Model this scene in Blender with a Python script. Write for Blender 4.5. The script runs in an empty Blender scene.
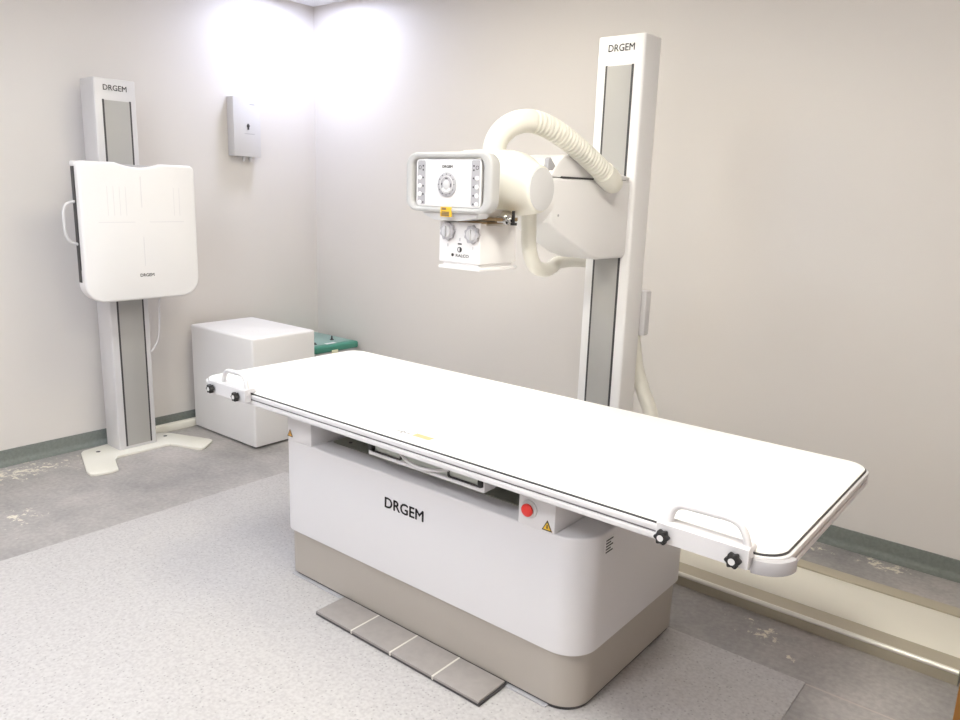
import bpy, bmesh, math, random
from mathutils import Vector, Matrix
random.seed(4)
SC = bpy.context.scene
COL = SC.collection
PI = math.pi

# ------------------------------------------------------------------ camera
CAM_F, YAW, PITCH, ROLL = 761.65, math.radians(38.772), math.radians(-12.432), math.radians(1.897)
cy, sy = math.cos(YAW), math.sin(YAW)
fwd = Vector((-sy * math.cos(PITCH), cy * math.cos(PITCH), math.sin(PITCH)))
rgt = Vector((cy, sy, 0))
upv = rgt.cross(fwd)
r2 = rgt * math.cos(ROLL) + upv * math.sin(ROLL)
u2 = upv * math.cos(ROLL) - rgt * math.sin(ROLL)
cd = bpy.data.cameras.new('camera')
cam = bpy.data.objects.new('camera', cd)
COL.objects.link(cam)
m = Matrix.Identity(4)
for i in range(3):
    m[i][0], m[i][1], m[i][2] = r2[i], u2[i], -fwd[i]
m[0][3], m[1][3], m[2][3] = 0, 0, 1.44
cam.matrix_world = m
cd.sensor_fit = 'HORIZONTAL'
cd.sensor_width = 36
cd.lens = CAM_F / 960 * 36
cd.clip_start = 0.02
SC.camera = cam

# ------------------------------------------------------------------ world, exposure
w = bpy.data.worlds.new('world')
SC.world = w
w.use_nodes = True
w.node_tree.nodes['Background'].inputs[0].default_value = (0.9, 0.95, 1, 1)
w.node_tree.nodes['Background'].inputs[1].default_value = 0.3
SC.view_settings.view_transform = 'Standard'
SC.view_settings.look = 'None'
SC.view_settings.gamma = 1
SC.view_settings.use_curve_mapping = False
SC.view_settings.exposure = 0.0
# ceiling lamps: name, x, y, size, strength, colour  (built as fixtures below)
LAMPS = [
    ('ceiling_downlight', -3.83, 3.02, 0.22, 105, (0.72, 0.78, 1.0)),
    ('ceiling_panel_light', -2.60, 0.60, 0.60, 20, (0.76, 0.88, 1.0)),
    ('ceiling_panel_light', -2.35, 2.15, 0.60, 17, (1.0, 0.93, 0.74)),
    ('ceiling_panel_light', -0.45, 1.15, 0.60, 39, (1.0, 0.97, 0.86)),
    ('ceiling_panel_light', -1.30, -0.60, 0.60, 49, (0.96, 0.975, 1.0)),
    ('ceiling_panel_light', -3.40, -0.60, 0.60, 12, (0.98, 0.96, 1.0)),
]

# ------------------------------------------------------------------ materials
def lin(c):
    return tuple(((v / 255) / 12.92 if v / 255 <= 0.04045 else ((v / 255 + 0.055) / 1.055) ** 2.4) for v in c) + (1,)

class NT:
    def __init__(s, mat):
        s.t = mat.node_tree
    def n(s, kind, **kw):
        nd = s.t.nodes.new(kind)
        for k, v in kw.items():
            setattr(nd, k, v)
        return nd
    def l(s, a, b):
        s.t.links.new(a, b)

def mat(name, rgb, rough=0.45, metal=0.0, noise=0.03, scale=9.0, bump=0.0, spec=0.5, coat=0.0):
    mt = bpy.data.materials.new(name)
    mt.use_nodes = True
    N = NT(mt)
    b = mt.node_tree.nodes['Principled BSDF']
    c = lin(rgb)
    tc = N.n('ShaderNodeTexCoord')
    nz = N.n('ShaderNodeTexNoise')
    nz.inputs['Scale'].default_value = scale
    nz.inputs['Detail'].default_value = 4
    N.l(tc.outputs['Object'], nz.inputs['Vector'])
    mx = N.n('ShaderNodeMix', data_type='RGBA')
    mx.inputs[6].default_value = tuple(v * (1 - noise) for v in c[:3]) + (1,)
    mx.inputs[7].default_value = tuple(min(1, v * (1 + noise)) for v in c[:3]) + (1,)
    N.l(nz.outputs['Fac'], mx.inputs[0])
    N.l(mx.outputs[2], b.inputs['Base Color'])
    b.inputs['Roughness'].default_value = rough
    b.inputs['Metallic'].default_value = metal
    b.inputs['Specular IOR Level'].default_value = spec
    b.inputs['Coat Weight'].default_value = coat
    if bump:
        bp = N.n('ShaderNodeBump')
        bp.inputs['Strength'].default_value = bump
        bp.inputs['Distance'].default_value = 0.002
        n2 = N.n('ShaderNodeTexNoise')
        n2.inputs['Scale'].default_value = 160
        N.l(tc.outputs['Object'], n2.inputs['Vector'])
        N.l(n2.outputs['Fac'], bp.inputs['Height'])
        N.l(bp.outputs['Normal'], b.inputs['Normal'])
    return mt

def emit(name, rgb, strength):
    mt = bpy.data.materials.new(name)
    mt.use_nodes = True
    t = mt.node_tree
    t.nodes.clear()
    e = t.nodes.new('ShaderNodeEmission')
    o = t.nodes.new('ShaderNodeOutputMaterial')
    e.inputs[0].default_value = tuple(rgb) + (1,)
    e.inputs[1].default_value = strength
    t.links.new(e.outputs[0], o.inputs[0])
    return mt

M = {}
M['wall'] = mat('wall_paint', (217, 212, 208), 0.55, noise=0.025, scale=1.3, bump=0.08)
M['ceil'] = mat('ceiling_paint', (235, 235, 238), 0.7)
M['white'] = mat('white_enamel', (209, 207, 209), 0.32, noise=0.01)
M['white_plastic'] = mat('white_plastic', (233, 231, 231), 0.42, noise=0.01)
M['cream'] = mat('cream_plastic', (228, 225, 215), 0.4, noise=0.01)
M['laminate'] = mat('white_laminate', (246, 245, 242), 0.35, noise=0.006)
M['grey_plastic'] = mat('grey_plastic', (176, 174, 178), 0.45, noise=0.02)
M['light_grey'] = mat('light_grey_plastic', (208, 207, 208), 0.4, noise=0.015)
M['plinth'] = mat('taupe_plinth_paint', (168, 161, 153), 0.4, noise=0.02)
M['black'] = mat('black_rubber', (22, 21, 22), 0.5)
M['dark'] = mat('dark_grey_plastic', (62, 60, 62), 0.5)
M['ink'] = mat('dark_print', (52, 50, 52), 0.6)
M['faint'] = mat('faint_grey_print', (221, 219, 221), 0.6)
M['alu'] = mat('brushed_aluminium', (196, 192, 184), 0.28, metal=0.9, noise=0.04, scale=30)
M['alu_mat'] = mat('satin_aluminium', (190, 182, 162), 0.5, metal=0.25, noise=0.04, scale=20)
M['steel_plate'] = mat('shaded_steel_plate', (150, 152, 140), 0.45, metal=0.2)
M['chrome'] = mat('chrome', (200, 200, 200), 0.15, metal=1.0)
M['brass'] = mat('brown_anodised_metal', (150, 128, 98), 0.35, metal=0.7)
M['belt'] = mat('grey_belt', (170, 168, 165), 0.5, noise=0.05, scale=4)
M['rail_white'] = mat('rail_cover_paint', (240, 236, 224), 0.35, noise=0.02)
M['base'] = mat('cove_skirting_vinyl', (118, 123, 118), 0.6, noise=0.3, scale=70)
M['red'] = mat('red_button', (214, 46, 38), 0.3)
M['yellow'] = mat('yellow_label', (232, 186, 52), 0.5)
M['amber'] = mat('amber_label', (226, 168, 76), 0.5)
M['green'] = mat('green_enamel', (70, 140, 122), 0.4, noise=0.06)
M['paper'] = mat('paper_label', (240, 236, 205), 0.7)
M['wood'] = mat('varnished_wood', (158, 108, 48), 0.45, noise=0.2, scale=14)
M['tread'] = mat('worn_grey_tread', (148, 142, 139), 0.5, noise=0.16, scale=28)
M['seam'] = mat('pale_joint', (205, 200, 192), 0.6)
M['clear'] = mat('pale_window', (186, 190, 184), 0.2)

def floor_material():
    mt = bpy.data.materials.new('worn_grey_floor')
    mt.use_nodes = True
    N = NT(mt)
    b = mt.node_tree.nodes['Principled BSDF']
    tc = N.n('ShaderNodeTexCoord')
    P = tc.outputs['Object']
    big = N.n('ShaderNodeTexNoise'); big.inputs['Scale'].default_value = 2.2; big.inputs['Detail'].default_value = 8; big.inputs['Roughness'].default_value = .65
    N.l(P, big.inputs['Vector'])
    cr = N.n('ShaderNodeValToRGB')
    cr.color_ramp.elements[0].position = .32; cr.color_ramp.elements[0].color = lin((142, 139, 138))
    cr.color_ramp.elements[1].position = .68; cr.color_ramp.elements[1].color = lin((182, 176, 173))
    N.l(big.outputs['Fac'], cr.inputs[0])
    fine = N.n('ShaderNodeTexNoise'); fine.inputs['Scale'].default_value = 55; fine.inputs['Detail'].default_value = 6
    N.l(P, fine.inputs['Vector'])
    mr = N.n('ShaderNodeMapRange'); mr.inputs[1].default_value = .3; mr.inputs[2].default_value = .7; mr.inputs[3].default_value = .86; mr.inputs[4].default_value = 1.1
    N.l(fine.outputs['Fac'], mr.inputs[0])
    mu = N.n('ShaderNodeMix', data_type='RGBA', blend_type='MULTIPLY'); mu.inputs[0].default_value = 1
    N.l(cr.outputs[0], mu.inputs[6]); N.l(mr.outputs[0], mu.inputs[7])
    # spilled white paint, in splashes of their own
    sp = N.n('ShaderNodeTexNoise'); sp.inputs['Scale'].default_value = 26; sp.inputs['Detail'].default_value = 9; sp.inputs['Roughness'].default_value = .72
    N.l(P, sp.inputs['Vector'])
    total = None
    for (x, y, rx, ry, k) in [(-4.02, 1.38, .15, .36, .205), (-3.46, 1.16, .13, .11, .17), (-.69, 2.45, .08, .08, .19), (-.50, 3.29, .14, .05, .235), (-.58, 2.37, .05, .05, .15), (-.80, 2.50, .08, .05, .1),
                              (-.74, 3.28, .09, .06, .2), (-3.9, 1.62, .1, .1, .16), (-2.0, 2.44, .3, .08, .08), (-3.5, 1.75, .2, .2, .02)]:
        mp = N.n('ShaderNodeMapping')
        mp.inputs['Location'].default_value = (-x / rx, -y / ry, 0)
        mp.inputs['Scale'].default_value = (1 / rx, 1 / ry, 0)
        N.l(P, mp.inputs['Vector'])
        ln = N.n('ShaderNodeVectorMath', operation='LENGTH'); N.l(mp.outputs[0], ln.inputs[0])
        m2 = N.n('ShaderNodeMapRange'); m2.inputs[1].default_value = 1.5; m2.inputs[2].default_value = 0; m2.inputs[3].default_value = 0; m2.inputs[4].default_value = k
        N.l(ln.outputs['Value'], m2.inputs[0])
        if total is None:
            total = m2.outputs[0]
        else:
            ad = N.n('ShaderNodeMath', operation='MAXIMUM'); N.l(total, ad.inputs[0]); N.l(m2.outputs[0], ad.inputs[1]); total = ad.outputs[0]
    ad = N.n('ShaderNodeMath', operation='ADD'); N.l(sp.outputs['Fac'], ad.inputs[0]); N.l(total, ad.inputs[1])
    th = N.n('ShaderNodeMapRange'); th.inputs[1].default_value = .665; th.inputs[2].default_value = .72
    N.l(ad.outputs[0], th.inputs[0])
    m3 = N.n('ShaderNodeMix', data_type='RGBA'); m3.inputs[7].default_value = lin((222, 216, 200))
    N.l(th.outputs[0], m3.inputs[0]); N.l(mu.outputs[2], m3.inputs[6])
    # seam between floor sheets, running on from the corner of the pale sheet
    sx = N.n('ShaderNodeSeparateXYZ'); N.l(P, sx.inputs[0])
    a = N.n('ShaderNodeMath', operation='COMPARE'); a.inputs[1].default_value = 2.263; a.inputs[2].default_value = .0035; N.l(sx.outputs[1], a.inputs[0])
    g = N.n('ShaderNodeMath', operation='GREATER_THAN'); g.inputs[1].default_value = -.5; N.l(sx.outputs[0], g.inputs[0])
    mm = N.n('ShaderNodeMath', operation='MULTIPLY'); N.l(a.outputs[0], mm.inputs[0]); N.l(g.outputs[0], mm.inputs[1])
    m5 = N.n('ShaderNodeMath', operation='MULTIPLY'); m5.inputs[1].default_value = .7; N.l(mm.outputs[0], m5.inputs[0])
    m4 = N.n('ShaderNodeMix', data_type='RGBA'); m4.inputs[7].default_value = lin((190, 178, 172))
    N.l(m5.outputs[0], m4.inputs[0]); N.l(m3.outputs[2], m4.inputs[6])
    N.l(m4.outputs[2], b.inputs['Base Color'])
    b.inputs['Roughness'].default_value = .42
    return mt

def sheet_material():
    mt = bpy.data.materials.new('speckled_vinyl')
    mt.use_nodes = True
    N = NT(mt)
    b = mt.node_tree.nodes['Principled BSDF']
    tc = N.n('ShaderNodeTexCoord')
    P = tc.outputs['Object']
    v = N.n('ShaderNodeTexVoronoi'); v.inputs['Scale'].default_value = 85
    N.l(P, v.inputs['Vector'])
    wn = N.n('ShaderNodeSeparateColor'); N.l(v.outputs['Color'], wn.inputs[0])
    mr = N.n('ShaderNodeMapRange'); mr.inputs[1].default_value = .1; mr.inputs[2].default_value = .34; mr.inputs[3].default_value = 1; mr.inputs[4].default_value = 0
    N.l(v.outputs['Distance'], mr.inputs[0])
    gt = N.n('ShaderNodeMath', operation='GREATER_THAN'); gt.inputs[1].default_value = .62; N.l(wn.outputs[0], gt.inputs[0])
    mu = N.n('ShaderNodeMath', operation='MULTIPLY'); N.l(mr.outputs[0], mu.inputs[0]); N.l(gt.outputs[0], mu.inputs[1])
    nz = N.n('ShaderNodeTexNoise'); nz.inputs['Scale'].default_value = 90; nz.inputs['Detail'].default_value = 4
    N.l(P, nz.inputs['Vector'])
    cr = N.n('ShaderNodeValToRGB')
    cr.color_ramp.elements[0].position = .34; cr.color_ramp.elements[0].color = lin((174, 170, 170))
    cr.color_ramp.elements[1].position = .62; cr.color_ramp.elements[1].color = lin((188, 185, 184))
    N.l(nz.outputs['Fac'], cr.inputs[0])
    mx = N.n('ShaderNodeMix', data_type='RGBA'); mx.inputs[7].default_value = lin((148, 145, 144))
    N.l(mu.outputs[0], mx.inputs[0]); N.l(cr.outputs[0], mx.inputs[6])
    # brownish noisy patch beside the right end of the table base
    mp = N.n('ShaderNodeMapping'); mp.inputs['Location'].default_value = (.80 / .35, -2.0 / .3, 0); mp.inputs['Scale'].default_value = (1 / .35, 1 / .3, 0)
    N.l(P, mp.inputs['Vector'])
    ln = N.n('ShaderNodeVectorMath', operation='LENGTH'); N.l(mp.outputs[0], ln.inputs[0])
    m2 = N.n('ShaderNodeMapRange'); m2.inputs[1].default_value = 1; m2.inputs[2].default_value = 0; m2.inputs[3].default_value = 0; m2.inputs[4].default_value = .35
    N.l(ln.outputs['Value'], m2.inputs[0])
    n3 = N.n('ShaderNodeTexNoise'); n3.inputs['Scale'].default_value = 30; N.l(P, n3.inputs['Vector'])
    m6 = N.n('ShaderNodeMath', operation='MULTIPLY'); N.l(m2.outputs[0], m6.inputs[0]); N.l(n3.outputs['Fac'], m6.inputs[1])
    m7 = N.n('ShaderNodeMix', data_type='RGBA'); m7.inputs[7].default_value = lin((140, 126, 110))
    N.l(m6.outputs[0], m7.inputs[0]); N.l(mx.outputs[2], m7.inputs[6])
    N.l(m7.outputs[2], b.inputs['Base Color'])
    b.inputs['Roughness'].default_value = .4
    return mt
M['floor'] = floor_material()
M['sheet'] = sheet_material()

# ------------------------------------------------------------------ mesh helpers
def bm_new():
    return bmesh.new()

def bevel_all(bm, verts, r, seg=3, angle=30):
    if r <= 0:
        return
    vs = set(verts)
    es = [e for e in bm.edges if e.verts[0] in vs and e.verts[1] in vs and len(e.link_faces) == 2 and e.calc_face_angle(0) > math.radians(angle)]
    bmesh.ops.bevel(bm, geom=es, offset=r, segments=seg, profile=.5, affect='EDGES', clamp_overlap=True)

def box(bm, x0, x1, y0, y1, z0, z1, r=0.004, seg=2):
    t = bmesh.new()
    vs = bmesh.ops.create_cube(t, size=1)['verts']
    for v in vs:
        v.co = Vector(((x0 + x1) / 2 + v.co.x * (x1 - x0), (y0 + y1) / 2 + v.co.y * (y1 - y0), (z0 + z1) / 2 + v.co.z * (z1 - z0)))
    bevel_all(t, t.verts[:], r, seg)
    merge(bm, t)

def merge(bm, t):
    me = bpy.data.meshes.new('tmp')
    t.to_mesh(me)
    t.free()
    bm.from_mesh(me)
    bpy.data.meshes.remove(me)

def rrect(u0, u1, v0, v1, r, seg=8):
    """rounded rectangle outline, r single or four radii (u1v1, u0v1, u0v0, u1v0)"""
    rr = r if isinstance(r, (tuple, list)) else (r,) * 4
    out = []
    for (cu, cv, su, sv, a0, q) in ((u1, v1, -1, -1, 0, rr[0]), (u0, v1, 1, -1, 90, rr[1]), (u0, v0, 1, 1, 180, rr[2]), (u1, v0, -1, 1, 270, rr[3])):
        if q <= 1e-6:
            out.append((cu, cv)); continue
        for k in range(seg + 1):
            a = math.radians(a0 + 90 * k / seg)
            out.append((cu + su * q + q * math.cos(a), cv + sv * q + q * math.sin(a)))
    return out

def place(axis, u, v, t):
    # axis 'z': (u,v)=(x,y); 'y': (u,v)=(x,z); 'x': (u,v)=(y,z)
    return {'z': (u, v, t), 'y': (u, t, v), 'x': (t, u, v)}[axis]

def prism(bm, outline, axis, t0, t1, r=0.0, seg=2, r_ends=(True, True)):
    t = bmesh.new()
    lo = [t.verts.new(place(axis, u, v, t0)) for u, v in outline]
    hi = [t.verts.new(place(axis, u, v, t1)) for u, v in outline]
    n = len(outline)
    f0 = t.faces.new(lo); f1 = t.faces.new(hi)
    for i in range(n):
        t.faces.new((lo[i], lo[(i + 1) % n], hi[(i + 1) % n], hi[i]))
    bmesh.ops.recalc_face_normals(t, faces=t.faces[:])
    if r > 0:
        es = []
        if r_ends[0]: es += f0.edges[:]
        if r_ends[1]: es += f1.edges[:]
        bmesh.ops.bevel(t, geom=es, offset=r, segments=seg, profile=.5, affect='EDGES', clamp_overlap=True)
    bmesh.ops.triangulate(t, faces=[f for f in t.faces if len(f.verts) > 4])
    merge(bm, t)

def ring(bm, outer, inner, axis, t0, t1, r=0.0, seg=3):
    """frame between two outlines of the same point count"""
    t = bmesh.new()
    n = len(outer)
    L = [[t.verts.new(place(axis, u, v, tt)) for u, v in o] for o, tt in ((outer, t0), (outer, t1), (inner, t1), (inner, t0))]
    for k in range(4):
        a, b = L[k], L[(k + 1) % 4]
        for i in range(n):
            t.faces.new((a[i], a[(i + 1) % n], b[(i + 1) % n], b[i]))
    bmesh.ops.recalc_face_normals(t, faces=t.faces[:])
    if r > 0:
        es = []
        for k in range(4):
            s = set(L[k])
            es += [e for e in t.edges if e.verts[0] in s and e.verts[1] in s]
        bmesh.ops.bevel(t, geom=es, offset=r, segments=seg, profile=.5, affect='EDGES', clamp_overlap=True)
    merge(bm, t)

def loft(bm, rings, cap=True):
    """rings: lists of points with the same count"""
    t = bmesh.new()
    L = [[t.verts.new(p) for p in rg] for rg in rings]
    n = len(L[0])
    for a, b in zip(L, L[1:]):
        for i in range(n):
            t.faces.new((a[i], a[(i + 1) % n], b[(i + 1) % n], b[i]))
    if cap:
        t.faces.new(L[0]); t.faces.new(L[-1])
    bmesh.ops.recalc_face_normals(t, faces=t.faces[:])
    merge(bm, t)

def lathe(bm, c, axis, prof, n=28):
    """prof: (t, r) along axis from centre c"""
    rings = []
    for t, r in prof:
        rg = []
        for k in range(n):
            a = 2 * PI * k / n
            u, v = r * math.cos(a), r * math.sin(a)
            p = place(axis, u, v, t)
            rg.append((c[0] + p[0], c[1] + p[1], c[2] + p[2]))
        rings.append(rg)
    loft(bm, rings)

def spline(pts, n=8):
    P = [Vector(p) for p in pts]
    P = [P[0] * 2 - P[1]] + P + [P[-1] * 2 - P[-2]]
    out = []
    for i in range(1, len(P) - 2):
        a, b, c, d = P[i - 1:i + 3]
        for k in range(n):
            t = k / n
            out.append(.5 * ((2 * b) + (c - a) * t + (2 * a - 5 * b + 4 * c - d) * t * t + (3 * b - a - 3 * c + d) * t ** 3))
    out.append(P[-2])
    return out

def tube(bm, path, rad, n=16, radfn=None):
    path = [Vector(p) for p in path]
    rings = []
    prev = None
    s = 0
    for i, p in enumerate(path):
        d = (path[min(i + 1, len(path) - 1)] - path[max(i - 1, 0)]).normalized()
        if prev is None:
            u = d.orthogonal().normalized()
        else:
            u = (prev - d * prev.dot(d)).normalized()
        prev = u
        v = d.cross(u)
        if i: s += (p - path[i - 1]).length
        r = radfn(i, s) if radfn else rad
        rings.append([p + (u * math.cos(2 * PI * k / n) + v * math.sin(2 * PI * k / n)) * r for k in range(n)])
    loft(bm, rings)

def rounded_path(pts, r, seg=6):
    P = [Vector(p) for p in pts]
    out = [P[0]]
    for a, b, c in zip(P, P[1:], P[2:]):
        d0 = (a - b).normalized(); d1 = (c - b).normalized()
        rr = min(r, (a - b).length * .49, (c - b).length * .49)
        s, e = b + d0 * rr, b + d1 * rr
        for k in range(seg + 1):
            t = k / seg
            out.append(s * (1 - t) ** 2 + b * 2 * t * (1 - t) + e * t * t)
    out.append(P[-1])
    return out

ORG = {}
def origin_of(o):
    v = Vector((0, 0, 0))
    while o is not None:
        v += Vector(o.location); o = o.parent
    return v

def obj(name, bm, material, parent=None, at=None, smooth=40):
    """link the bmesh (in world coordinates) as ONE mesh object; origin at `at` or the parent's origin"""
    base = origin_of(parent) if parent else Vector((0, 0, 0))
    o0 = Vector(at) if at is not None else base
    me = bpy.data.meshes.new(name)
    bmesh.ops.translate(bm, verts=bm.verts[:], vec=-o0)
    bm.to_mesh(me); bm.free()
    me.materials.append(material)
    if smooth:
        me.shade_smooth()
        me.set_sharp_from_angle(angle=math.radians(smooth))
    o = bpy.data.objects.new(name, me)
    COL.objects.link(o)
    o.parent = parent
    o.location = o0 - base
    return o

def tag(o, label=None, cat=None, group=None, kind=None):
    if label: o['label'] = label
    if cat: o['category'] = cat
    if group: o['group'] = group
    if kind: o['kind'] = kind
    return o

def thing(name, loc, label, cat, group=None):
    o = bpy.data.objects.new(name, None)
    o.empty_display_size = .05
    COL.objects.link(o)
    o.location = loc
    return tag(o, label, cat, group)

def lettering(text, axis, at, height, material, parent, flip=False, width=None, bold=0.0, name='lettering', depth=.0006, center=True):
    """raised print; axis 'y' faces -y, axis 'x' faces +x, axis 'z' faces up"""
    cu = bpy.data.curves.new('txt', 'FONT')
    cu.body = text
    cu.size = 1
    cu.extrude = 0.001
    cu.resolution_u = 3
    t = bpy.data.objects.new('txt', cu)
    COL.objects.link(t)
    dg = bpy.context.evaluated_depsgraph_get()
    me = bpy.data.meshes.new_from_object(t.evaluated_get(dg))
    bpy.data.objects.remove(t)
    bm = bmesh.new(); bm.from_mesh(me); bpy.data.meshes.remove(me)
    xs = [v.co.x for v in bm.verts]; ys = [v.co.y for v in bm.verts]
    x0, x1, y0, y1 = min(xs), max(xs), min(ys), max(ys)
    s = height / (y1 - y0)
    if bold:
        src = bm.copy()
        for du, dv in ((bold, 0), (-bold, 0), (0, bold), (0, -bold)):
            c2 = src.copy()
            bmesh.ops.translate(c2, verts=c2.verts[:], vec=(du, dv, 0))
            merge(bm, c2)
        src.free()
    sx_ = width / (x1 - x0) if width else s
    for v in bm.verts:
        u = (v.co.x - (x0 + x1) / 2) * sx_
        h = (v.co.y - (y0 + y1) / 2) * s
        d = depth if v.co.z > 0 else 0
        if axis == 'y': v.co = Vector((at[0] + u, at[1] - d, at[2] + h))
        elif axis == 'x': v.co = Vector((at[0] + d, at[1] + u, at[2] + h))
        else: v.co = Vector((at[0] + u, at[1] + h, at[2] + d))
    return obj(name, bm, material, parent, smooth=0)

# ------------------------------------------------------------------ the room
XL, XR, YB, YF, H = -4.18, 0.95, 3.38, -1.6, 2.565
def struct(name, bm, m, smooth=40):
    return tag(obj(name, bm, m, smooth=smooth), kind='structure')
b = bm_new(); box(b, XL - .1, XR + .1, YF - .1, YB + .1, -.1, 0, 0); struct('floor', b, M['floor'])
b = bm_new(); box(b, XL - .1, XR + .1, YF - .1, YB + .1, H, H + .1, 0); struct('ceiling', b, M['ceil'])
b = bm_new(); box(b, XL - .1, XL, YF - .1, YB + .1, 0, H, 0); struct('wall_left', b, M['wall'])
b = bm_new(); box(b, XL, XR + .1, YB, YB + .1, 0, H, 0); struct('wall_back', b, M['wall'])
b = bm_new(); box(b, XR, XR + .1, YF - .1, YB, 0, H, 0); struct('wall_right', b, M['wall'])
b = bm_new(); box(b, XL, XR, YF - .1, YF, 0, H, 0); struct('wall_front', b, M['wall'])

def cove(name, axis, a0, a1, w0, s):
    """coved skirting: profile from wall plane w0, s = direction into the room"""
    prof = [(0, .078), (.006, .078), (.008, .07), (.009, .03), (.013, .016), (.022, .007), (.04, .0015), (.04, 0), (0, 0)]
    b = bm_new()
    rings = []
    for t in (a0, a1):
        rings.append([((w0 + s * d, t, z) if axis == 'y' else (t, w0 + s * d, z)) for d, z in prof])
    loft(b, rings)
    return struct(name, b, M['base'])
cove('baseboard_left', 'y', YF, YB, XL, 1)
cove('baseboard_back', 'x', XL, XR, YB, -1)

# pale vinyl sheet let into the floor around the table
b = bm_new()
prism(b, [(-3.078, -1.0), (-.497, -1.0), (-.497, 2.265), (-3.078, 2.265)], 'z', 0, .003)
tag(obj('vinyl_flooring_sheet', b, M['sheet']), 'pale speckled vinyl sheet laid on the grey floor under the table', 'floor sheet')

# wooden door leaf standing open at the right edge
b = bm_new(); box(b, -.119, .72, 2.34, 2.38, .008, 2.03, .004)
dr = struct('door_1', b, M['wood'])
b = bm_new(); lathe(b, (-.06, 2.34, 1.0), 'y', [(0, .022), (-.012, .022), (-.02, .012), (-.045, .012), (-.05, .02), (-.06, .02)], 16)
box(b, -.07, .03, 2.282, 2.296, .992, 1.01, .004)
obj('door_handle', b, M['chrome'], dr)

# surface trunking low on the left wall, between stand and cabinet
b = bm_new(); box(b, XL + .045, XL + .085, 2.06, 2.40, .0, .046, .006)
tag(obj('cable_trunking', b, M['cream']), 'cream cable trunking low along the left wall beside the white cabinet', 'trunking')

# ------------------------------------------------------------------ ceiling lamps
for name, x, y, s, p, c in LAMPS:
    if name == 'ceiling_downlight':
        t = thing(name, (x, y, H), 'round recessed downlight in the ceiling near the room corner', 'ceiling light')
        b = bm_new(); ring(b, [(x + (s / 2 + .02) * math.cos(a * PI / 16), y + (s / 2 + .02) * math.sin(a * PI / 16)) for a in range(32)],
                           [(x + s / 2 * math.cos(a * PI / 16), y + s / 2 * math.sin(a * PI / 16)) for a in range(32)], 'z', H - .012, H, .003)
        obj('trim_ring', b, M['white'], t)
        b = bm_new(); lathe(b, (x, y, H), 'z', [(-.006, s / 2), (-.001, s / 2)], 32)
        obj('diffuser', b, emit('downlight_glow', c, p), t)
    else:
        lab = {-2.6: 'square ceiling light panel in front of the table, towards the chest stand', -2.35: 'square ceiling light panel over the middle of the table',
               -.45: 'square ceiling light panel over the right end of the table', -1.3: 'square ceiling light panel near the front wall, straight behind the viewer',
               -3.4: 'square ceiling light panel in the front left corner of the room'}[x]
        t = thing(name, (x, y, H), lab, 'ceiling light', 'square ceiling light panels')
        h = s / 2
        b = bm_new(); ring(b, rrect(x - h - .02, x + h + .02, y - h - .02, y + h + .02, .004, 2), rrect(x - h, x + h, y - h, y + h, .004, 2), 'z', H - .014, H, .002)
        obj('frame', b, M['white'], t)
        b = bm_new(); box(b, x - h, x + h, y - h, y + h, H - .008, H - .001, 0)
        obj('diffuser', b, emit('panel_glow', c, p), t)

# ------------------------------------------------------------------ examination table
TX0, TX1, TY0, TY1 = -2.63, -.42, 1.553, 2.345
tb = thing('xray_table', (-1.57, 1.955, 0), 'long white radiography table with floating top standing on the speckled sheet', 'x-ray table')
b = bm_new()
prism(b, rrect(TX0 + .004, TX1 - .004, TY0 + .004, TY1 - .004, .062, 10), 'z', .703, .7065, .001, 1)
top = obj('tabletop', b, M['laminate'], tb)
b = bm_new()
prism(b, rrect(TX0 + .001, TX1 - .001, TY0 + .001, TY1 - .001, .065, 10), 'z', .697, .7045, .0008, 1)
obj('edge_strip', b, M['dark'], tb)['label'] = 'thin dark edge strip'
# rail frame with a groove
b = bm_new()
def rail_ring(off, inn, z0, z1, r):
    ring(b, rrect(TX0 - off, TX1 + off, TY0 - off, TY1 + off, .065 + off, 10), rrect(TX0 + inn, TX1 - inn, TY0 + inn, TY1 - inn, .04, 10), 'z', z0, z1, r, 2)
rail_ring(.006, .05, .6845, .7000, .003)
rail_ring(.006, .05, .663, .6795, .003)
rail_ring(-.004, .05, .678, .686, 0)
fr = obj('side_rail', b, M['white'], tb)
b = bm_new()
ring(b, rrect(TX0 - .0005, TX1 + .0005, TY0 - .0005, TY1 + .0005, .066, 10), rrect(TX0 + .02, TX1 - .02, TY0 + .02, TY1 - .02, .05, 10), 'z', .6785, .6855, 0)
obj('groove', b, mat('dark_groove', (120, 118, 120), .5), fr)['label'] = 'grey groove running along the rail'
b = bm_new()
box(b, TX0 + .03, TX1 - .03, TY0 + .03, TY1 - .03, .668, .6985, .002)
obj('underside_panel', b, M['light_grey'], tb)
# corner fitting on the right near corner, greyed to paint in its shade
b = bm_new()
pts = [(TX1 - .055 + (.073) * math.cos(math.radians(a)), TY0 + .058 + .073 * math.sin(math.radians(a))) for a in range(-90, 1, 9)]
pin = [(TX1 - .055 + (.052) * math.cos(math.radians(a)), TY0 + .058 + .052 * math.sin(math.radians(a))) for a in range(0, -91, -9)]
prism(b, pts + pin, 'z', .6635, .6955, .002)
obj('shaded_corner_cap', b, M['grey_plastic'], tb)
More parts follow.
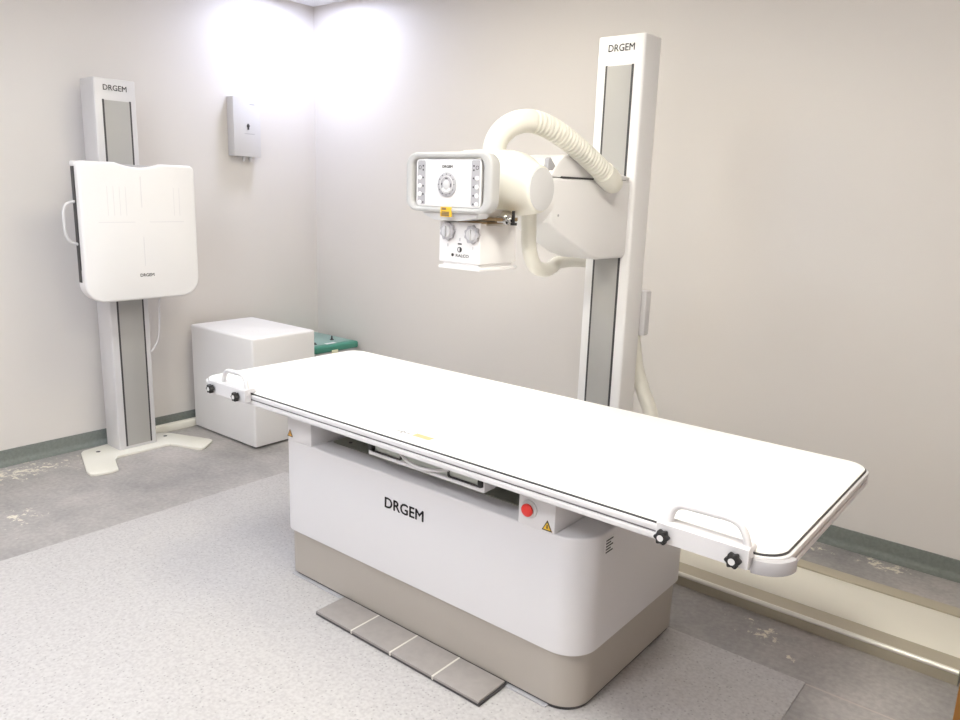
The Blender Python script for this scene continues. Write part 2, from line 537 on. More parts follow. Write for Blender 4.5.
# base
b = bm_new()
prism(b, rrect(-2.235, -.932, 1.632, 2.30, (.05, .05, .06, .095), 12), 'z', .187, .539, .006, 3, (False, True))
bc = obj('base_cover', b, M['white'], tb, smooth=50)
lettering('DRGEM', 'y', (-1.603, 1.6315, .4415), .036, M['ink'], bc, width=.172, bold=.018)
b = bm_new()
prism(b, rrect(-2.222, -.944, 1.642, 2.29, (.045, .045, .055, .088), 12), 'z', .016, .188)
obj('plinth', b, M['plinth'], tb, smooth=50)['label'] = 'taupe grey lower plinth'
b = bm_new()
prism(b, rrect(-2.216, -.95, 1.648, 2.284, (.04, .04, .05, .082), 10), 'z', .003, .0165)
obj('base_shadow_plate', b, M['dark'], tb)  # plate coloured dark to paint in the shadow line under the plinth
b = bm_new(); box(b, -2.19, -1.03, 1.632, 1.70, .003, .0075, .001, 1)
obj('base_lip', b, M['grey_plastic'], tb)
b = bm_new()
prism(b, rrect(-2.05, -1.17, 1.715, 2.2, .01, 3), 'z', .541, .5435)
tp = obj('top_plate', b, M['steel_plate'], tb)  # steel plate whose dark grey includes the tabletop's shade
for x, y in ((-1.99, 1.75), (-1.20, 1.75)):
    b = bm_new(); lathe(b, (x, y, .5435), 'z', [(0, .007), (.002, .007), (.003, .004)], 12)
    obj('screw', b, M['dark'], tp)
# support beams
for x0, x1 in ((-2.2, -2.065), (-1.156, -1.032)):
    b = bm_new(); box(b, x0, x1, 1.632, 2.28, .535, .664, .005)
    sb = obj('support_beam', b, M['white'], tb)
    if x1 > -1.5:
        b = bm_new(); lathe(b, (-1.117, 1.632, .588), 'y', [(0, .026), (-.004, .026), (-.006, .022)], 28)
        eb = obj('button_collar', b, M['light_grey'], sb)
        b = bm_new(); lathe(b, (-1.117, 1.628, .588), 'y', [(0, .012), (-.005, .012), (-.006, .0185), (-.011, .0185), (-.014, .014), (-.015, .006)], 24)
        obj('emergency_button', b, M['red'], sb)['label'] = 'red emergency stop button'
        wx, wz, s = -1.056, .556, .017
    else:
        wx, wz, s = -2.183, .563, .015
    b = bm_new()
    prism(b, [(wx - s, wz - s * .8), (wx + s, wz - s * .8), (wx, wz + s)], 'y', 1.6308, 1.632)
    ws = obj('warning_label', b, M['yellow'] if x1 > -1.5 else M['amber'], sb)
    ws['label'] = 'yellow triangular warning sticker'
    b = bm_new()
    k = s * .42
    ring(b, [(wx - s, wz - s * .8), (wx + s, wz - s * .8), (wx, wz + s)], [(wx - s * .75, wz - s * .64), (wx + s * .75, wz - s * .64), (wx, wz + s * .68)], 'y', 1.6304, 1.632)
    prism(b, [(wx - k * .3, wz - k), (wx + k * .3, wz - k), (wx + k * .2, wz + k * .6), (wx - k * .2, wz + k * .6)], 'y', 1.6304, 1.632)
    obj('warning_symbol', b, M['ink'], sb)
# image tray under the top
b = bm_new()
box(b, -1.741, -1.259, 1.66, 2.2, .603, .655, .004)
ring(b, rrect(-1.741, -1.259, .6, .646, .005, 3), rrect(-1.728, -1.272, .611, .64, .005, 3), 'y', 1.606, 1.66, .002, 1)
tr = obj('cassette_tray', b, M['white'], tb)
b = bm_new()
box(b, -1.728, -1.272, 1.616, 1.66, .61, .641, .001)
obj('tray_front', b, M['clear'], tr)
for s in (-1, 1):
    x = -1.5 + s * .165
    b = bm_new()
    ring(b, rrect(x - .068, x + .068, .611, .639, .008, 4), rrect(x - .064, x + .064, .6145, .637, .006, 4), 'y', 1.609, 1.617, 0)
    obj('finger_slot', b, M['dark'], tr)
    b = bm_new(); box(b, -1.5 + s * .228 - .009, -1.5 + s * .228 + .009, 1.60, 1.62, .616, .638, .003)
    obj('latch', b, M['black'], tr)
b = bm_new()
tube(b, spline([(-1.60, 1.612, .634), (-1.56, 1.600, .624), (-1.5, 1.592, .618), (-1.44, 1.600, .624), (-1.40, 1.612, .634)], 6), .0055, 10)
obj('tray_handle', b, M['white'], tr)
# rating plate on the end face
b = bm_new(); box(b, -.933, -.9308, 1.735, 1.785, .472, .522, .001, 1)
rp = obj('rating_plate', b, M['light_grey'], bc)
b = bm_new()
for k in range(5):
    box(b, -.931, -.9303, 1.74, 1.778 - .012 * (k % 2), .477 + .0088 * k, .481 + .0088 * k, 0)
obj('plate_print', b, M['ink'], bc)
# foot switch bar
b = bm_new()
box(b, -1.897, -1.173, 1.508, 1.64, .004, .016, .002)
fp = obj('foot_pedal', b, M['dark'], tb)
L = 1.897 - 1.173
for k in range(4):
    x0 = -1.897 + L * k / 4 + .003
    b = bm_new()
    box(b, x0, x0 + L / 4 - .006, 1.507, 1.634, .012, .021, .002)
    obj('tread', b, M['tread'], fp)
for k in range(1, 4):
    x0 = -1.897 + L * k / 4
    b = bm_new(); box(b, x0 - .0035, x0 + .0035, 1.5065, 1.634, .008, .0205, .001)
    obj('joint_strip', b, M['seam'], fp)
# faint centring mark and label printed on the top
b = bm_new()
box(b, -1.6223, -1.5623, 1.6109, 1.6159, .7065, .7074, 0)
box(b, -1.5943, -1.5903, 1.5944, 1.6324, .7065, .7074, 0)
obj('centre_mark', b, mat('mid_grey_print', (128, 126, 126), .6), top)
b = bm_new(); box(b, -1.5497, -1.4797, 1.6082, 1.6342, .7065, .7072, 0)
obj('top_label', b, mat('pale_yellow_label', (196, 176, 128), .6), top)['label'] = 'small pale yellow label near the front edge'

def hand_grip(x0, x1, ks, arch0, label):
    y0, y1 = TY0 - .034, TY0 - .008
    t = thing('hand_grip', ((x0 + x1) / 2, (y0 + y1) / 2, .676), label, 'hand grip', 'hand grips clamped on the table rail')
    b = bm_new()
    prism(b, [(y0, .676), (y1, .676), (y1, .7085), (TY0 + .014, .7085), (TY0 + .014, .716), (TY0 + .006, .724), (y0 + .004, .724), (y0, .720)], 'x', x0, x1, .0015, 1)
    obj('clamp_plate', b, M['white'], t)
    b = bm_new()
    yy = y0 + .016
    pth = rounded_path([(arch0, yy, .70), (arch0 + .006, yy + .006, .768), (x1 - .026, yy + .006, .772), (x1 - .003, yy, .70)], .045, 8)
    tube(b, pth, .0085, 14)
    obj('handle', b, M['white'], t)
    for kx in ks:
        b = bm_new()
        n = 40
        star = [(kx + (.0155 + .0022 * math.cos(6 * 2 * PI * k / n)) * math.cos(2 * PI * k / n), .6945 + (.0155 + .0022 * math.cos(6 * 2 * PI * k / n)) * math.sin(2 * PI * k / n)) for k in range(n)]
        prism(b, star, 'y', y0 - .022, y0 - .004, .003, 2)
        lathe(b, (kx, y0, .6945), 'y', [(.001, .008), (-.006, .008)], 14)
        kb = obj('knob', b, M['black'], t)
        kb['label'] = 'black star knob'
        b = bm_new(); lathe(b, (kx, y0 - .022, .6945), 'y', [(.001, .0075), (-.001, .0075)], 16)
        obj('knob_cap', b, M['light_grey'], kb)
hand_grip(-.690, -.476, (-.668, -.504), -.668, 'white hand grip with two black knobs on the right end of the table rail')
hand_grip(-2.525, -2.290, (-2.490, -2.330), -2.450, 'white hand grip with two black knobs on the left end of the table rail')

# ------------------------------------------------------------------ columns

# -- tube stand on its floor rail
st = thing('xray_tube_stand', (-1.558, 2.81, .05), 'tall white tube column behind the table carrying the x-ray head', 'x-ray tube stand')
CX = -1.558
b = bm_new()
prism(b, rrect(-1.661, -1.456, 2.74, 2.875, .012, 4), 'z', .10, 2.043, .004, 2)
colm = obj('column', b, M['white_plastic'], st)
lettering('DRGEM', 'y', (CX + .002, 2.7395, 1.998), .026, M['ink'], colm, width=.113, bold=.006)
b = bm_new(); box(b, -1.612, -1.506, 2.7375, 2.741, .10, 1.933, .001)
obj('belt_cover', b, M['belt'], colm)['label'] = 'grey belt strip down the column'
for x in (-1.616, -1.502):
    b = bm_new(); box(b, x - .0045, x + .0045, 2.7375, 2.741, .10, 1.935, .001)
    obj('slot', b, M['dark'], colm)
b = bm_new(); box(b, -1.70, -1.42, 2.655, 2.945, .051, .10, .012)
obj('floor_carriage', b, M['white'], st)
b = bm_new(); box(b, -1.60, -1.44, 2.884, 2.93, .87, 1.06, .008)
obj('junction_box', b, M['white'], st)
b = bm_new()
pth = spline([(-1.50, 2.90, .87), (-1.485, 2.93, .72), (-1.455, 2.95, .62), (-1.41, 2.96, .50), (-1.40, 2.97, .3), (-1.45, 2.95, .105)], 10)
tube(b, pth, .03, 16, lambda i, s: .03 + (.0025 if int(s / .012) % 2 else 0))
obj('cable_sleeve', b, M['cream'], st)
# arm
b = bm_new()
prism(b, [(2.19, 1.345), (2.25, 1.305), (2.445, 1.223), (2.52, 1.205), (2.715, 1.203), (2.735, 1.215), (2.735, 1.502), (2.19, 1.4955)], 'x', -1.645, -1.472, .012, 3)
arm = obj('arm', b, M['white_plastic'], st, smooth=50)
b = bm_new()
prism(b, [(2.19, 1.497), (2.20, 1.52), (2.235, 1.555), (2.27, 1.572), (2.31, 1.577), (2.40, 1.568), (2.52, 1.54), (2.735, 1.515), (2.735, 1.5035)], 'x', -1.64, -1.478, .018, 3)
obj('arm_cover', b, M['white_plastic'], arm, smooth=50)
b = bm_new(); box(b, -1.642, -1.4735, 2.25, 2.56, 1.4955, 1.5015, 0)
obj('arm_seam', b, M['dark'], arm)
b = bm_new()
rings = []
for y, r, zc in ((2.03, .078, 1.45), (2.10, .084, 1.44), (2.15, .092, 1.425), (2.20, .088, 1.42)):
    rings.append([(-1.555 + 1.0 * r * math.cos(2 * PI * k / 28), y, zc + r * math.sin(2 * PI * k / 28)) for k in range(28)])
loft(b, rings)
obj('pivot', b, M['white_plastic'], st)
# tube housing
b = bm_new()
rings = []
for x, r, zc in ((-1.745, .05, 1.47), (-1.74, .07, 1.47), (-1.715, .092, 1.471), (-1.68, .102, 1.472), (-1.60, .104, 1.472), (-1.50, .103, 1.471), (-1.46, .098, 1.468), (-1.435, .09, 1.463), (-1.415, .082, 1.458), (-1.40, .076, 1.455), (-1.388, .0735, 1.454), (-1.382, .07, 1.454), (-1.380, .066, 1.454)):
    rings.append([(x, 1.995 + r * math.cos(2 * PI * k / 36), zc + r * math.sin(2 * PI * k / 36)) for k in range(36)])
loft(b, rings)
hd = obj('tube_housing', b, M['cream'], st)
b = bm_new(); lathe(b, (-1.380, 1.995, 1.454), 'x', [(-.001, .0655), (.002, .0655), (.003, .062)], 32)
obj('end_cap', b, M['light_grey'], hd)['label'] = 'round pale grey end cap'
b = bm_new(); lathe(b, (-1.462, 1.905, 1.452), 'y', [(.012, .0035), (-.004, .0035)], 10)
obj('screw', b, M['grey_plastic'], hd)
b = bm_new(); lathe(b, (-1.472, 2.235, 1.37), 'x', [(-.004, .0045), (.0012, .0045)], 10)
obj('screw', b, M['grey_plastic'], arm)
b = bm_new(); prism(b, [(2.07, 1.515), (2.10, 1.515), (2.115, 1.53), (2.085, 1.555), (2.075, 1.55)], 'x', -1.43, -1.412, .002)
obj('cable_clip', b, M['grey_plastic'], hd)
# hoses
def hose(name, ctl, r, ribs0, ribs1, parent, amp=.003, pitch=.017):
    p = spline(ctl, 40)
    d = [0]
    for a, c in zip(p, p[1:]): d.append(d[-1] + (c - a).length)
    tot = d[-1]
    bb = bm_new()
    def rf(i, s):
        if ribs0 * tot < s < ribs1 * tot:
            return r - amp * (0, .3, 1, 1, .3, 0, 0, 0)[int(s / pitch * 8) % 8]
        return r
    # even resample
    n = int(tot / (pitch / 8)); q = []; j = 0
    for k in range(n + 1):
        s = tot * k / n
        while j < len(d) - 2 and d[j + 1] < s: j += 1
        f = (s - d[j]) / max(1e-9, d[j + 1] - d[j])
        q.append(p[j].lerp(p[j + 1], min(1, f)))
    tube(bb, q, r, 24, rf)
    return obj(name, bb, M['cream'], parent, smooth=60), q
h1, q1 = hose('corrugated_hose', [(-1.575, 1.995, 1.545), (-1.572, 1.997, 1.585), (-1.558, 2.005, 1.622), (-1.535, 2.03, 1.652), (-1.510, 2.075, 1.668), (-1.488, 2.14, 1.662), (-1.468, 2.23, 1.632), (-1.455, 2.33, 1.590), (-1.445, 2.44, 1.538), (-1.440, 2.535, 1.490)], .0375, .30, .97, st, .0075)
h1['label'] = 'thick cream corrugated hose arching over the head'
b = bm_new()
d = (q1[-1] - q1[-8]).normalized()
tube(b, [q1[-1] - d * .075, q1[-1] - d * .04, q1[-1] - d * .01, q1[-1] + d * .018 + Vector((-.004, 0, 0)), q1[-1] + d * .034 + Vector((-.01, 0, 0)), q1[-1] + d * .042 + Vector((-.016, 0, 0))], .042, 24, lambda i, s: (.041, .042, .041, .035, .025, .011)[i])
obj('hose_cuff', b, M['cream'], st)
h2, q2 = hose('lower_hose', [(-1.50, 2.10, 1.40), (-1.50, 2.105, 1.325), (-1.503, 2.118, 1.255), (-1.518, 2.175, 1.197), (-1.558, 2.30, 1.172), (-1.62, 2.44, 1.170), (-1.70, 2.60, 1.172), (-1.715, 2.75, 1.17), (-1.70, 2.88, 1.16), (-1.66, 2.92, 1.15)], .0255, 2, 3, st)
h2['label'] = 'thin smooth cream hose looping below the arm'

# -- control panel
PY = 1.752
cp = bpy.data.objects.new('control_panel', None)
b = bm_new()
box(b, -1.672, -1.445, PY + .004, 1.83, 1.390, 1.535, .012, 3)
cpan = obj('control_panel', b, M['light_grey'], st)
b = bm_new()
prism(b, rrect(-1.683, -1.425, 1.393, 1.533, .012, 5), 'y', PY, PY + .008, .002, 2)
obj('panel_face', b, M['white_plastic'], cpan)
b = bm_new()
prism(b, [(-1.68, 1.39), (-1.425, 1.39), (-1.45, 1.362), (-1.52, 1.352), (-1.62, 1.352), (-1.66, 1.366)], 'y', PY + .01, 1.87, .006, 2)
obj('panel_underside', b, M['light_grey'], cpan)
for x0, x1 in ((-1.676, -1.644), (-1.462, -1.430)):
    b = bm_new(); prism(b, rrect(x0, x1, 1.398, 1.529, .006, 4), 'y', PY - .0008, PY + .002)
    obj('key_strip', b, M['grey_plastic'], cpan)
for sd in (-1, 1):
    for k in range(4):
        bx = -1.667 if sd < 0 else -1.4395
        z = 1.478 - .0248 * k
        b = bm_new(); lathe(b, (bx, PY - .0008, z), 'y', [(.001, .0068), (-.002, .0068), (-.003, .005)], 16)
        obj('key', b, M['white_plastic'], cpan)
    b = bm_new()
    ix = -1.6535 if sd < 0 else -1.4525
    for z in (1.513, 1.501, 1.478, 1.453, 1.4285, 1.404):
        box(b, ix - .0025, ix + .0025, PY - .0014, PY, z - .0025, z + .0025, 0)
    ring(b, [(bx + .006 * math.cos(k * PI / 6), 1.508 + .006 * math.sin(k * PI / 6)) for k in range(12)], [(bx + .0045 * math.cos(k * PI / 6), 1.508 + .0045 * math.sin(k * PI / 6)) for k in range(12)], 'y', PY - .0014, PY)
    obj('key_symbols', b, M['dark'], cpan)
DX, DZ = -1.5555, 1.4585
b = bm_new(); lathe(b, (DX, PY, DZ), 'y', [(.001, .0365), (-.003, .0365), (-.004, .035)], 40)
dl = obj('dial', b, M['grey_plastic'], cpan)
b = bm_new()
ring(b, [(DX + .026 * math.cos(k * PI / 20), DZ + .026 * math.sin(k * PI / 20)) for k in range(40)], [(DX + .0235 * math.cos(k * PI / 20), DZ + .0235 * math.sin(k * PI / 20)) for k in range(40)], 'y', PY - .0055, PY - .003)
lathe(b, (DX, PY - .004, DZ), 'y', [(.001, .013), (-.002, .013), (-.003, .011)], 24)
obj('dial_ring', b, M['light_grey'], cpan)
b = bm_new()
a0 = [(DX + .022 * math.cos(math.radians(a)), DZ + .022 * math.sin(math.radians(a))) for a in range(215, 326, 10)]
a1 = [(DX + .0145 * math.cos(math.radians(a)), DZ + .0145 * math.sin(math.radians(a))) for a in range(325, 214, -10)]
prism(b, a0 + a1, 'y', PY - .006, PY - .003)
obj('dial_key', b, M['white_plastic'], cpan)
b = bm_new()
for a in range(0, 360, 30):
    x, z = DX + .0305 * math.cos(math.radians(a)), DZ + .0305 * math.sin(math.radians(a))
    box(b, x - .0014, x + .0014, PY - .0048, PY - .003, z - .0014, z + .0014, 0)
for a in (80, 90, 100, 345, 355, 5, 170, 180):
    x, z = DX + .0185 * math.cos(math.radians(a)), DZ + .0185 * math.sin(math.radians(a))
    box(b, x - .0016, x + .0016, PY - .0048, PY - .003, z - .0016, z + .0016, 0)
obj('dial_marks', b, M['dark'], cpan)
lettering('DRGEM', 'y', (-1.5555, PY - .0002, 1.511), .008, M['ink'], cpan, width=.04, bold=.025)
# handle ring round the panel
b = bm_new()
ring(b, rrect(-1.722, -1.380, 1.377, 1.553, .042, 10), rrect(-1.697, -1.412, 1.392, 1.536, .026, 10), 'y', PY - .008, PY + .034, .008, 3)
obj('handle_ring', b, mat('pale_grey_handle', (186, 185, 184), .45), cpan)['label'] = 'pale grey rounded handle ring'
b = bm_new(); box(b, -1.572, -1.530, PY - .0105, PY - .004, 1.364, 1.393, .001, 1)
obj('hazard_label', b, M['yellow'], cpan)['label'] = 'yellow label under the control panel'
b = bm_new(); box(b, -1.566, -1.548, PY - .0112, PY - .008, 1.384, 1.391, 0)
for k in range(3): box(b, -1.566, -1.536, PY - .0112, PY - .008, 1.367 + .0045 * k, 1.3705 + .0045 * k, 0)
obj('hazard_print', b, M['brass'], cpan)
# -- collimator
b = bm_new(); box(b, -1.56, -1.445, 1.81, 1.93, 1.346, 1.353, .002)
prism(b, [(-1.56, 1.800), (-1.42, 1.82), (-1.40, 1.90), (-1.44, 1.96), (-1.56, 1.96)], 'z', 1.356, 1.366, .001)
fl = obj('swivel_flange', b, M['brass'], st)
b = bm_new(); box(b, -1.64, -1.46, 1.83, 1.97, 1.34, 1.385, .003)
obj('flange_neck', b, M['alu'], fl)
b = bm_new(); lathe(b, (-1.415, 1.86, 1.36), 'x', [(-.03, .010), (0, .010), (.001, .015), (.012, .015), (.013, .007), (.026, .007)], 18)
obj('clamp_screw', b, M['chrome'], fl)
b = bm_new(); box(b, -1.389, -1.383, 1.858, 1.868, 1.348, 1.388, .001); box(b, -1.391, -1.378, 1.855, 1.872, 1.345, 1.353, .001)
obj('clamp_lever', b, M['black'], fl)
b = bm_new()
box(b, -1.630, -1.463, 1.803, 1.985, 1.222, 1.348, .005)
cl = obj('collimator', b, M['white_plastic'], st)
b = bm_new()
box(b, -1.626, -1.459, 1.797, 1.99, 1.203, 1.212, .002)
box(b, -1.615, -1.47, 1.81, 1.975, 1.211, 1.223, .001)
obj('collimator_base', b, M['white_plastic'], cl)
for x, z in ((-1.590, 1.318), (-1.490, 1.313)):
    b = bm_new()
    n = 36
    st_ = [(x + (.027 + .0025 * math.cos(9 * 2 * PI * k / n)) * math.cos(2 * PI * k / n), z + (.027 + .0025 * math.cos(9 * 2 * PI * k / n)) * math.sin(2 * PI * k / n)) for k in range(n)]
    prism(b, st_, 'y', 1.791, 1.8035, .003, 2)
    kn = obj('knob', b, M['grey_plastic'], cl)
    b = bm_new(); lathe(b, (x, 1.792, z), 'y', [(.001, .019), (-.004, .017), (-.005, .012)], 20)
    box(b, x - .003, x + .003, 1.782, 1.79, z - .016, z + .016, .001)
    obj('knob_grip', b, M['light_grey'], kn)
ic, iz = -1.543, 1.264
b = bm_new()
ring(b, [(ic + .0085 * math.cos(k * PI / 12), iz + .0085 * math.sin(k * PI / 12)) for k in range(24)], [(ic - .0012 + .0062 * math.cos(k * PI / 12), iz + .0066 * math.sin(k * PI / 12)) for k in range(24)], 'y', 1.8015, 1.8035)
prism(b, [(ic - .0005 + .0075 * math.cos(math.radians(a)), iz + .0075 * math.sin(math.radians(a))) for a in range(-85, 86, 10)] + [(ic - .0005 + .001 * math.cos(math.radians(a)), iz + .0075 * math.sin(math.radians(a))) for a in range(80, -86, -10)], 'y', 1.8018, 1.8035)
obj('lamp_symbol', b, M['ink'], cl)
b = bm_new(); lathe(b, (-1.5715, 1.8035, 1.2465), 'y', [(0, .005), (-.0016, .005)], 12)
obj('round_emblem', b, M['ink'], cl)
b = bm_new(); box(b, ic - .0075, ic + .0075, 1.802, 1.8035, 1.2795, 1.2835, 0)
obj('key_caption', b, M['ink'], cl)
for x, z in ((-1.592, 1.276), (-1.490, 1.272), (-1.543, 1.296)):
    b = bm_new(); box(b, x - .0012, x + .0012, 1.802, 1.8035, z - .005, z + .004, 0)
    obj('index_mark', b, M['grey_plastic'], cl)
lettering('RALCO', 'y', (-1.532, 1.8032, 1.2455), .009, M['ink'], cl, width=.052, bold=.012)

# -- floor rail
rl = thing('floor_rail', (-1.45, 2.80, 0), 'long low white floor rail with metal edges along the back wall', 'floor rail')
RX0, RX1 = -2.85, -.136
b = bm_new(); box(b, RX0, RX1, 2.664, 2.952, 0, .042, .002)
obj('rail_cover', b, M['rail_white'], rl)
b = bm_new()
prism(b, [(2.57, 0), (2.567, .03), (2.568, .044), (2.574, .047), (2.66, .046), (2.66, 0)], 'x', RX0, RX1, 0)
obj('front_track', b, mat('anodised_track', (190, 182, 164), 0.35, metal=0.45), rl, smooth=30)
b = bm_new()
prism(b, [(2.568, .036), (2.563, .041), (2.562, .046), (2.566, .0515), (2.573, .053), (2.579, .050), (2.58, .044)], 'x', RX0, RX1, 0)
obj('front_lip', b, mat('polished_aluminium_lip', (236, 233, 224), 0.3, metal=0.2), rl, smooth=60)
b = bm_new()
box(b, RX0, RX1, 2.956, 3.02, 0, .046, .002)
box(b, RX0, RX1, 3.02, 3.045, 0, .03, .002)
obj('rear_track', b, M['alu_mat'], rl)

# ------------------------------------------------------------------ chest stand
ws = thing('chest_stand', (-4.0, 1.935, 0), 'white upright chest stand with a square detector plate beside the left wall', 'x-ray chest stand')
b = bm_new()
out = [(-4.10, 1.84), (-4.08, 1.70), (-4.05, 1.675), (-3.76, 1.575), (-3.715, 1.572), (-3.695, 1.59), (-3.678, 1.665), (-3.69, 1.70), (-3.83, 1.752), (-3.868, 1.785), (-3.872, 1.82)]
out = out + [(-3.872, 2.05), (-3.867, 2.075), (-3.83, 2.095), (-3.695, 2.14), (-3.678, 2.155), (-3.682, 2.175), (-3.745, 2.262), (-3.765, 2.275), (-3.79, 2.275), (-4.05, 2.172), (-4.09, 2.14), (-4.10, 2.05)]
prism(b, out, 'z', 0, .014, .003, 2)
fb = obj('foot_plate', b, M['cream'], ws)
for y in (1.745, 2.125):
    b = bm_new(); lathe(b, (-4.006, y, .014), 'z', [(-.001, .011), (.0012, .011)], 16)
    obj('bolt_hole', b, M['dark'], fb)
b = bm_new()
prism(b, rrect(-4.085, -3.94, 1.83, 2.04, .008, 3), 'z', .014, 1.928, .004, 2)
wc = obj('column', b, M['white'], ws)
lettering('DRGEM', 'x', (-3.9395, 1.935, 1.885), .026, M['ink'], wc, width=.118, bold=.006)
b = bm_new(); box(b, -3.941, -3.9375, 1.876, 2.004, .03, 1.825, .001)
obj('belt_cover', b, M['belt'], wc)['label'] = 'grey belt strip down the column'
for y in (1.872, 2.008):
    b = bm_new(); box(b, -3.941, -3.9372, y - .0045, y + .0045, .03, 1.828, .001)
    obj('slot', b, M['dark'], wc)
# detector
out = rrect(1.64, 2.233, .85, 1.524, (.03, .03, .095, .095), 10)
# chin notch in the top edge
pre = [p for p in out]
i0 = 11
notch = [(1.935 + .115 * math.cos(math.pi * k / 12), 1.524 - .021 * math.sin(math.pi * k / 12) ** 2) for k in range(13)]
out = pre[:11] + notch + pre[11:]
b = bm_new(); prism(b, out, 'x', -3.795, -3.75, .012, 3)
dt = obj('detector', b, M['white_plastic'], ws, smooth=50)
b = bm_new(); box(b, -3.825, -3.79, 1.648, 2.225, .955, 1.515, .004); box(b, -3.93, -3.84, 1.80, 2.07, 1.0, 1.45, .006)
obj('detector_back', b, M['grey_plastic'], dt)
b = bm_new(); box(b, -3.822, -3.795, 1.6395, 1.65, .95, 1.497, .001)
obj('cassette_slot', b, M['dark'], dt)['label'] = 'dark slot down the side'
b = bm_new()
prism(b, rrect(1.638, 2.234, 1.497, 1.522, .01, 4), 'x', -3.83, -3.775, .004, 2) if False else box(b, -3.83, -3.785, 1.638, 1.78, 1.498, 1.522, .006)
obj('upper_lip', b, M['white_plastic'], dt)
b = bm_new()
prism(b, rrect(1.642, 2.231, .853, 1.01, (0, 0, .093, .093), 10), 'x', -3.835, -3.79, .006, 2)
obj('lower_shell', b, M['white_plastic'], dt)
b = bm_new()
pts = rounded_path([(-3.806, 1.655, 1.338), (-3.806, 1.60, 1.325), (-3.806, 1.585, 1.29), (-3.806, 1.585, 1.185), (-3.806, 1.603, 1.145), (-3.806, 1.655, 1.13)], .03, 6)
tube(b, pts, .007, 12)
obj('side_handle', b, M['white'], dt)
# printed aiming frame
b = bm_new()
for z0, z1 in ((1.02, 1.165), (1.31, 1.46)):
    box(b, -3.751, -3.7494, 1.9365, 1.9405, z0, z1, 0)
for y0, y1 in ((1.72, 1.90), (1.975, 2.16)):
    box(b, -3.751, -3.7494, y0, y1, 1.237, 1.2405, 0)
for y in (1.77, 1.80, 1.83, 1.86, 2.11, 2.14):
    box(b, -3.751, -3.7495, y - .0012, y + .0012, 1.27, 1.41, 0)
obj('aiming_lines', b, M['faint'], dt)
lettering('DRGEM', 'x', (-3.7502, 1.946, .974), .015, M['ink'], dt, width=.072, bold=.03)
b = bm_new(); tube(b, spline([(-3.90, 2.10, .87), (-3.94, 2.10, .80), (-3.95, 2.102, .70), (-3.95, 2.09, .60), (-3.95, 2.06, .545), (-3.955, 2.035, .52)], 8), .0055, 8)
obj('cable', b, M['white'], ws)
b = bm_new(); box(b, -3.94, -3.86, 1.84, 2.03, .92, 1.48, .005); box(b, -3.925, -3.875, 2.02, 2.115, .86, 1.05, .006)
obj('carriage', b, M['white'], ws)

# ------------------------------------------------------------------ generator cabinet
gc = thing('generator_cabinet', (-3.78, 2.575, 0), 'white metal generator cabinet standing in the corner beside the chest stand', 'cabinet')
GX0, GX1, GY0, GY1 = -4.09, -3.475, 2.363, 2.787
b = bm_new()
prism(b, rrect(GX0, GX1, GY0, GY1, .012, 4), 'z', .012, .618, .004, 2, (True, False))
obj('body', b, M['white_plastic'], gc)
b = bm_new(); prism(b, rrect(GX0 - .001, GX1 + .001, GY0 - .001, GY1 + .001, .013, 4), 'z', .585, .628, .02, 5, (False, True))
obj('lid', b, M['white_plastic'], gc, smooth=60)
b = bm_new()
box(b, GX0 + .02, GX1 - .02, GY0 + .02, GY1 - .02, .004, .0125, 0)
obj('base_frame', b, M['dark'], gc)
for x in (GX0 + .04, GX1 - .04):
    for y in (GY0 + .04, GY1 - .04):
        b = bm_new(); lathe(b, (x, y, 0), 'z', [(0, .018), (.005, .018), (.006, .01), (.012, .01)], 16)
        obj('foot', b, M['dark'], gc)

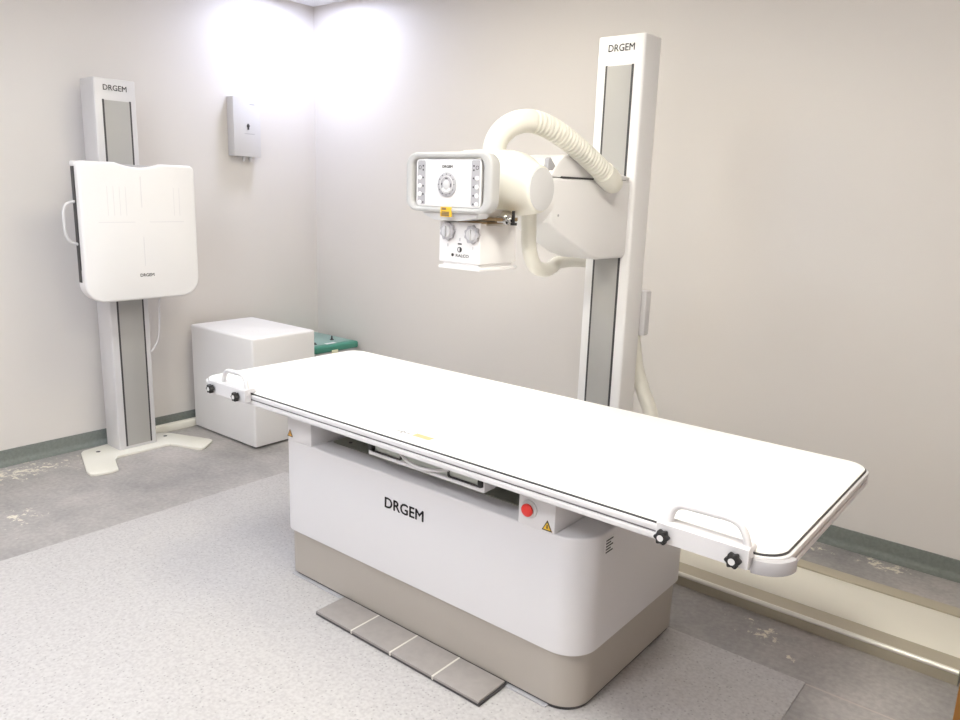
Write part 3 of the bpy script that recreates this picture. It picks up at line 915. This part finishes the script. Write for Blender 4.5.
# ------------------------------------------------------------------ green box in the corner
gb = thing('equipment_case', (-3.95, 3.2, 0), 'green metal equipment case in the room corner behind the white cabinet', 'case')
b = bm_new(); box(b, -4.13, -3.715, 2.985, 3.315, .01, .43, .006)
obj('body', b, M['light_grey'], gb)
b = bm_new(); box(b, -4.145, -3.70, 2.972, 3.328, .415, .46, .013, 3)
ld = obj('lid', b, M['green'], gb)
b = bm_new(); box(b, -4.12, -3.745, 2.99, 3.31, .4595, .462, .001)
obj('lid_panel', b, mat('pale_green_enamel', (140, 168, 162), .4), ld)
for x, y, hh in ((-3.83, 3.21, .03), (-3.78, 3.03, .014)):
    b = bm_new(); lathe(b, (x, y, .462), 'z', [(0, .013), (.004, .013), (.005, .007), (hh * .8, .005), (hh, .001)], 14)
    obj('terminal', b, M['dark'], ld)
for x0, x1, y0, y1 in ((-3.765, -3.735, 3.09, 3.17), (-3.92, -3.87, 3.0, 3.09)):
    b = bm_new(); box(b, x0, x1, y0, y1, .462, .4626, 0)
    obj('paper_label', b, M['white_plastic'], ld)
b = bm_new(); box(b, -3.701, -3.697, 3.10, 3.15, .405, .428, .001)
obj('catch', b, M['paper'], ld)
for x in (-4.1, -3.8):
    for y in (3.02, 3.28):
        b = bm_new(); box(b, x - .015, x + .015, y - .015, y + .015, 0, .011, .002)
        obj('foot', b, M['black'], gb)

# ------------------------------------------------------------------ wall box
wb = thing('wall_control_box', (-4.14, 2.81, 1.77), 'small pale grey metal control box mounted high on the left wall', 'control box')
b = bm_new(); box(b, -4.18, -4.115, 2.718, 2.902, 1.606, 1.946, .004)
obj('housing', b, M['white'], wb)
b = bm_new(); box(b, -4.118, -4.11, 2.716, 2.904, 1.604, 1.948, .003)
fd = obj('front_cover', b, M['white'], wb)
b = bm_new(); lathe(b, (-4.11, 2.815, 1.782), 'x', [(-.001, .009), (.006, .009), (.008, .006)], 16); box(b, -4.111, -4.103, 2.811, 2.819, 1.76, 1.795, .001)
obj('lock', b, M['dark'], fd)
b = bm_new()
box(b, -4.1105, -4.1095, 2.83, 2.865, 1.905, 1.911, 0)
obj('maker_print', b, M['grey_plastic'], fd)
b = bm_new(); box(b, -4.1105, -4.1095, 2.79, 2.86, 1.735, 1.739, 0)
obj('lock_print', b, M['grey_plastic'], fd)
for y in (2.80, 2.845):
    b = bm_new(); lathe(b, (-4.14, y, 1.606), 'z', [(.001, .011), (-.016, .011), (-.018, .008), (-.03, .007)], 14)
    obj('cable_gland', b, M['white'], wb)
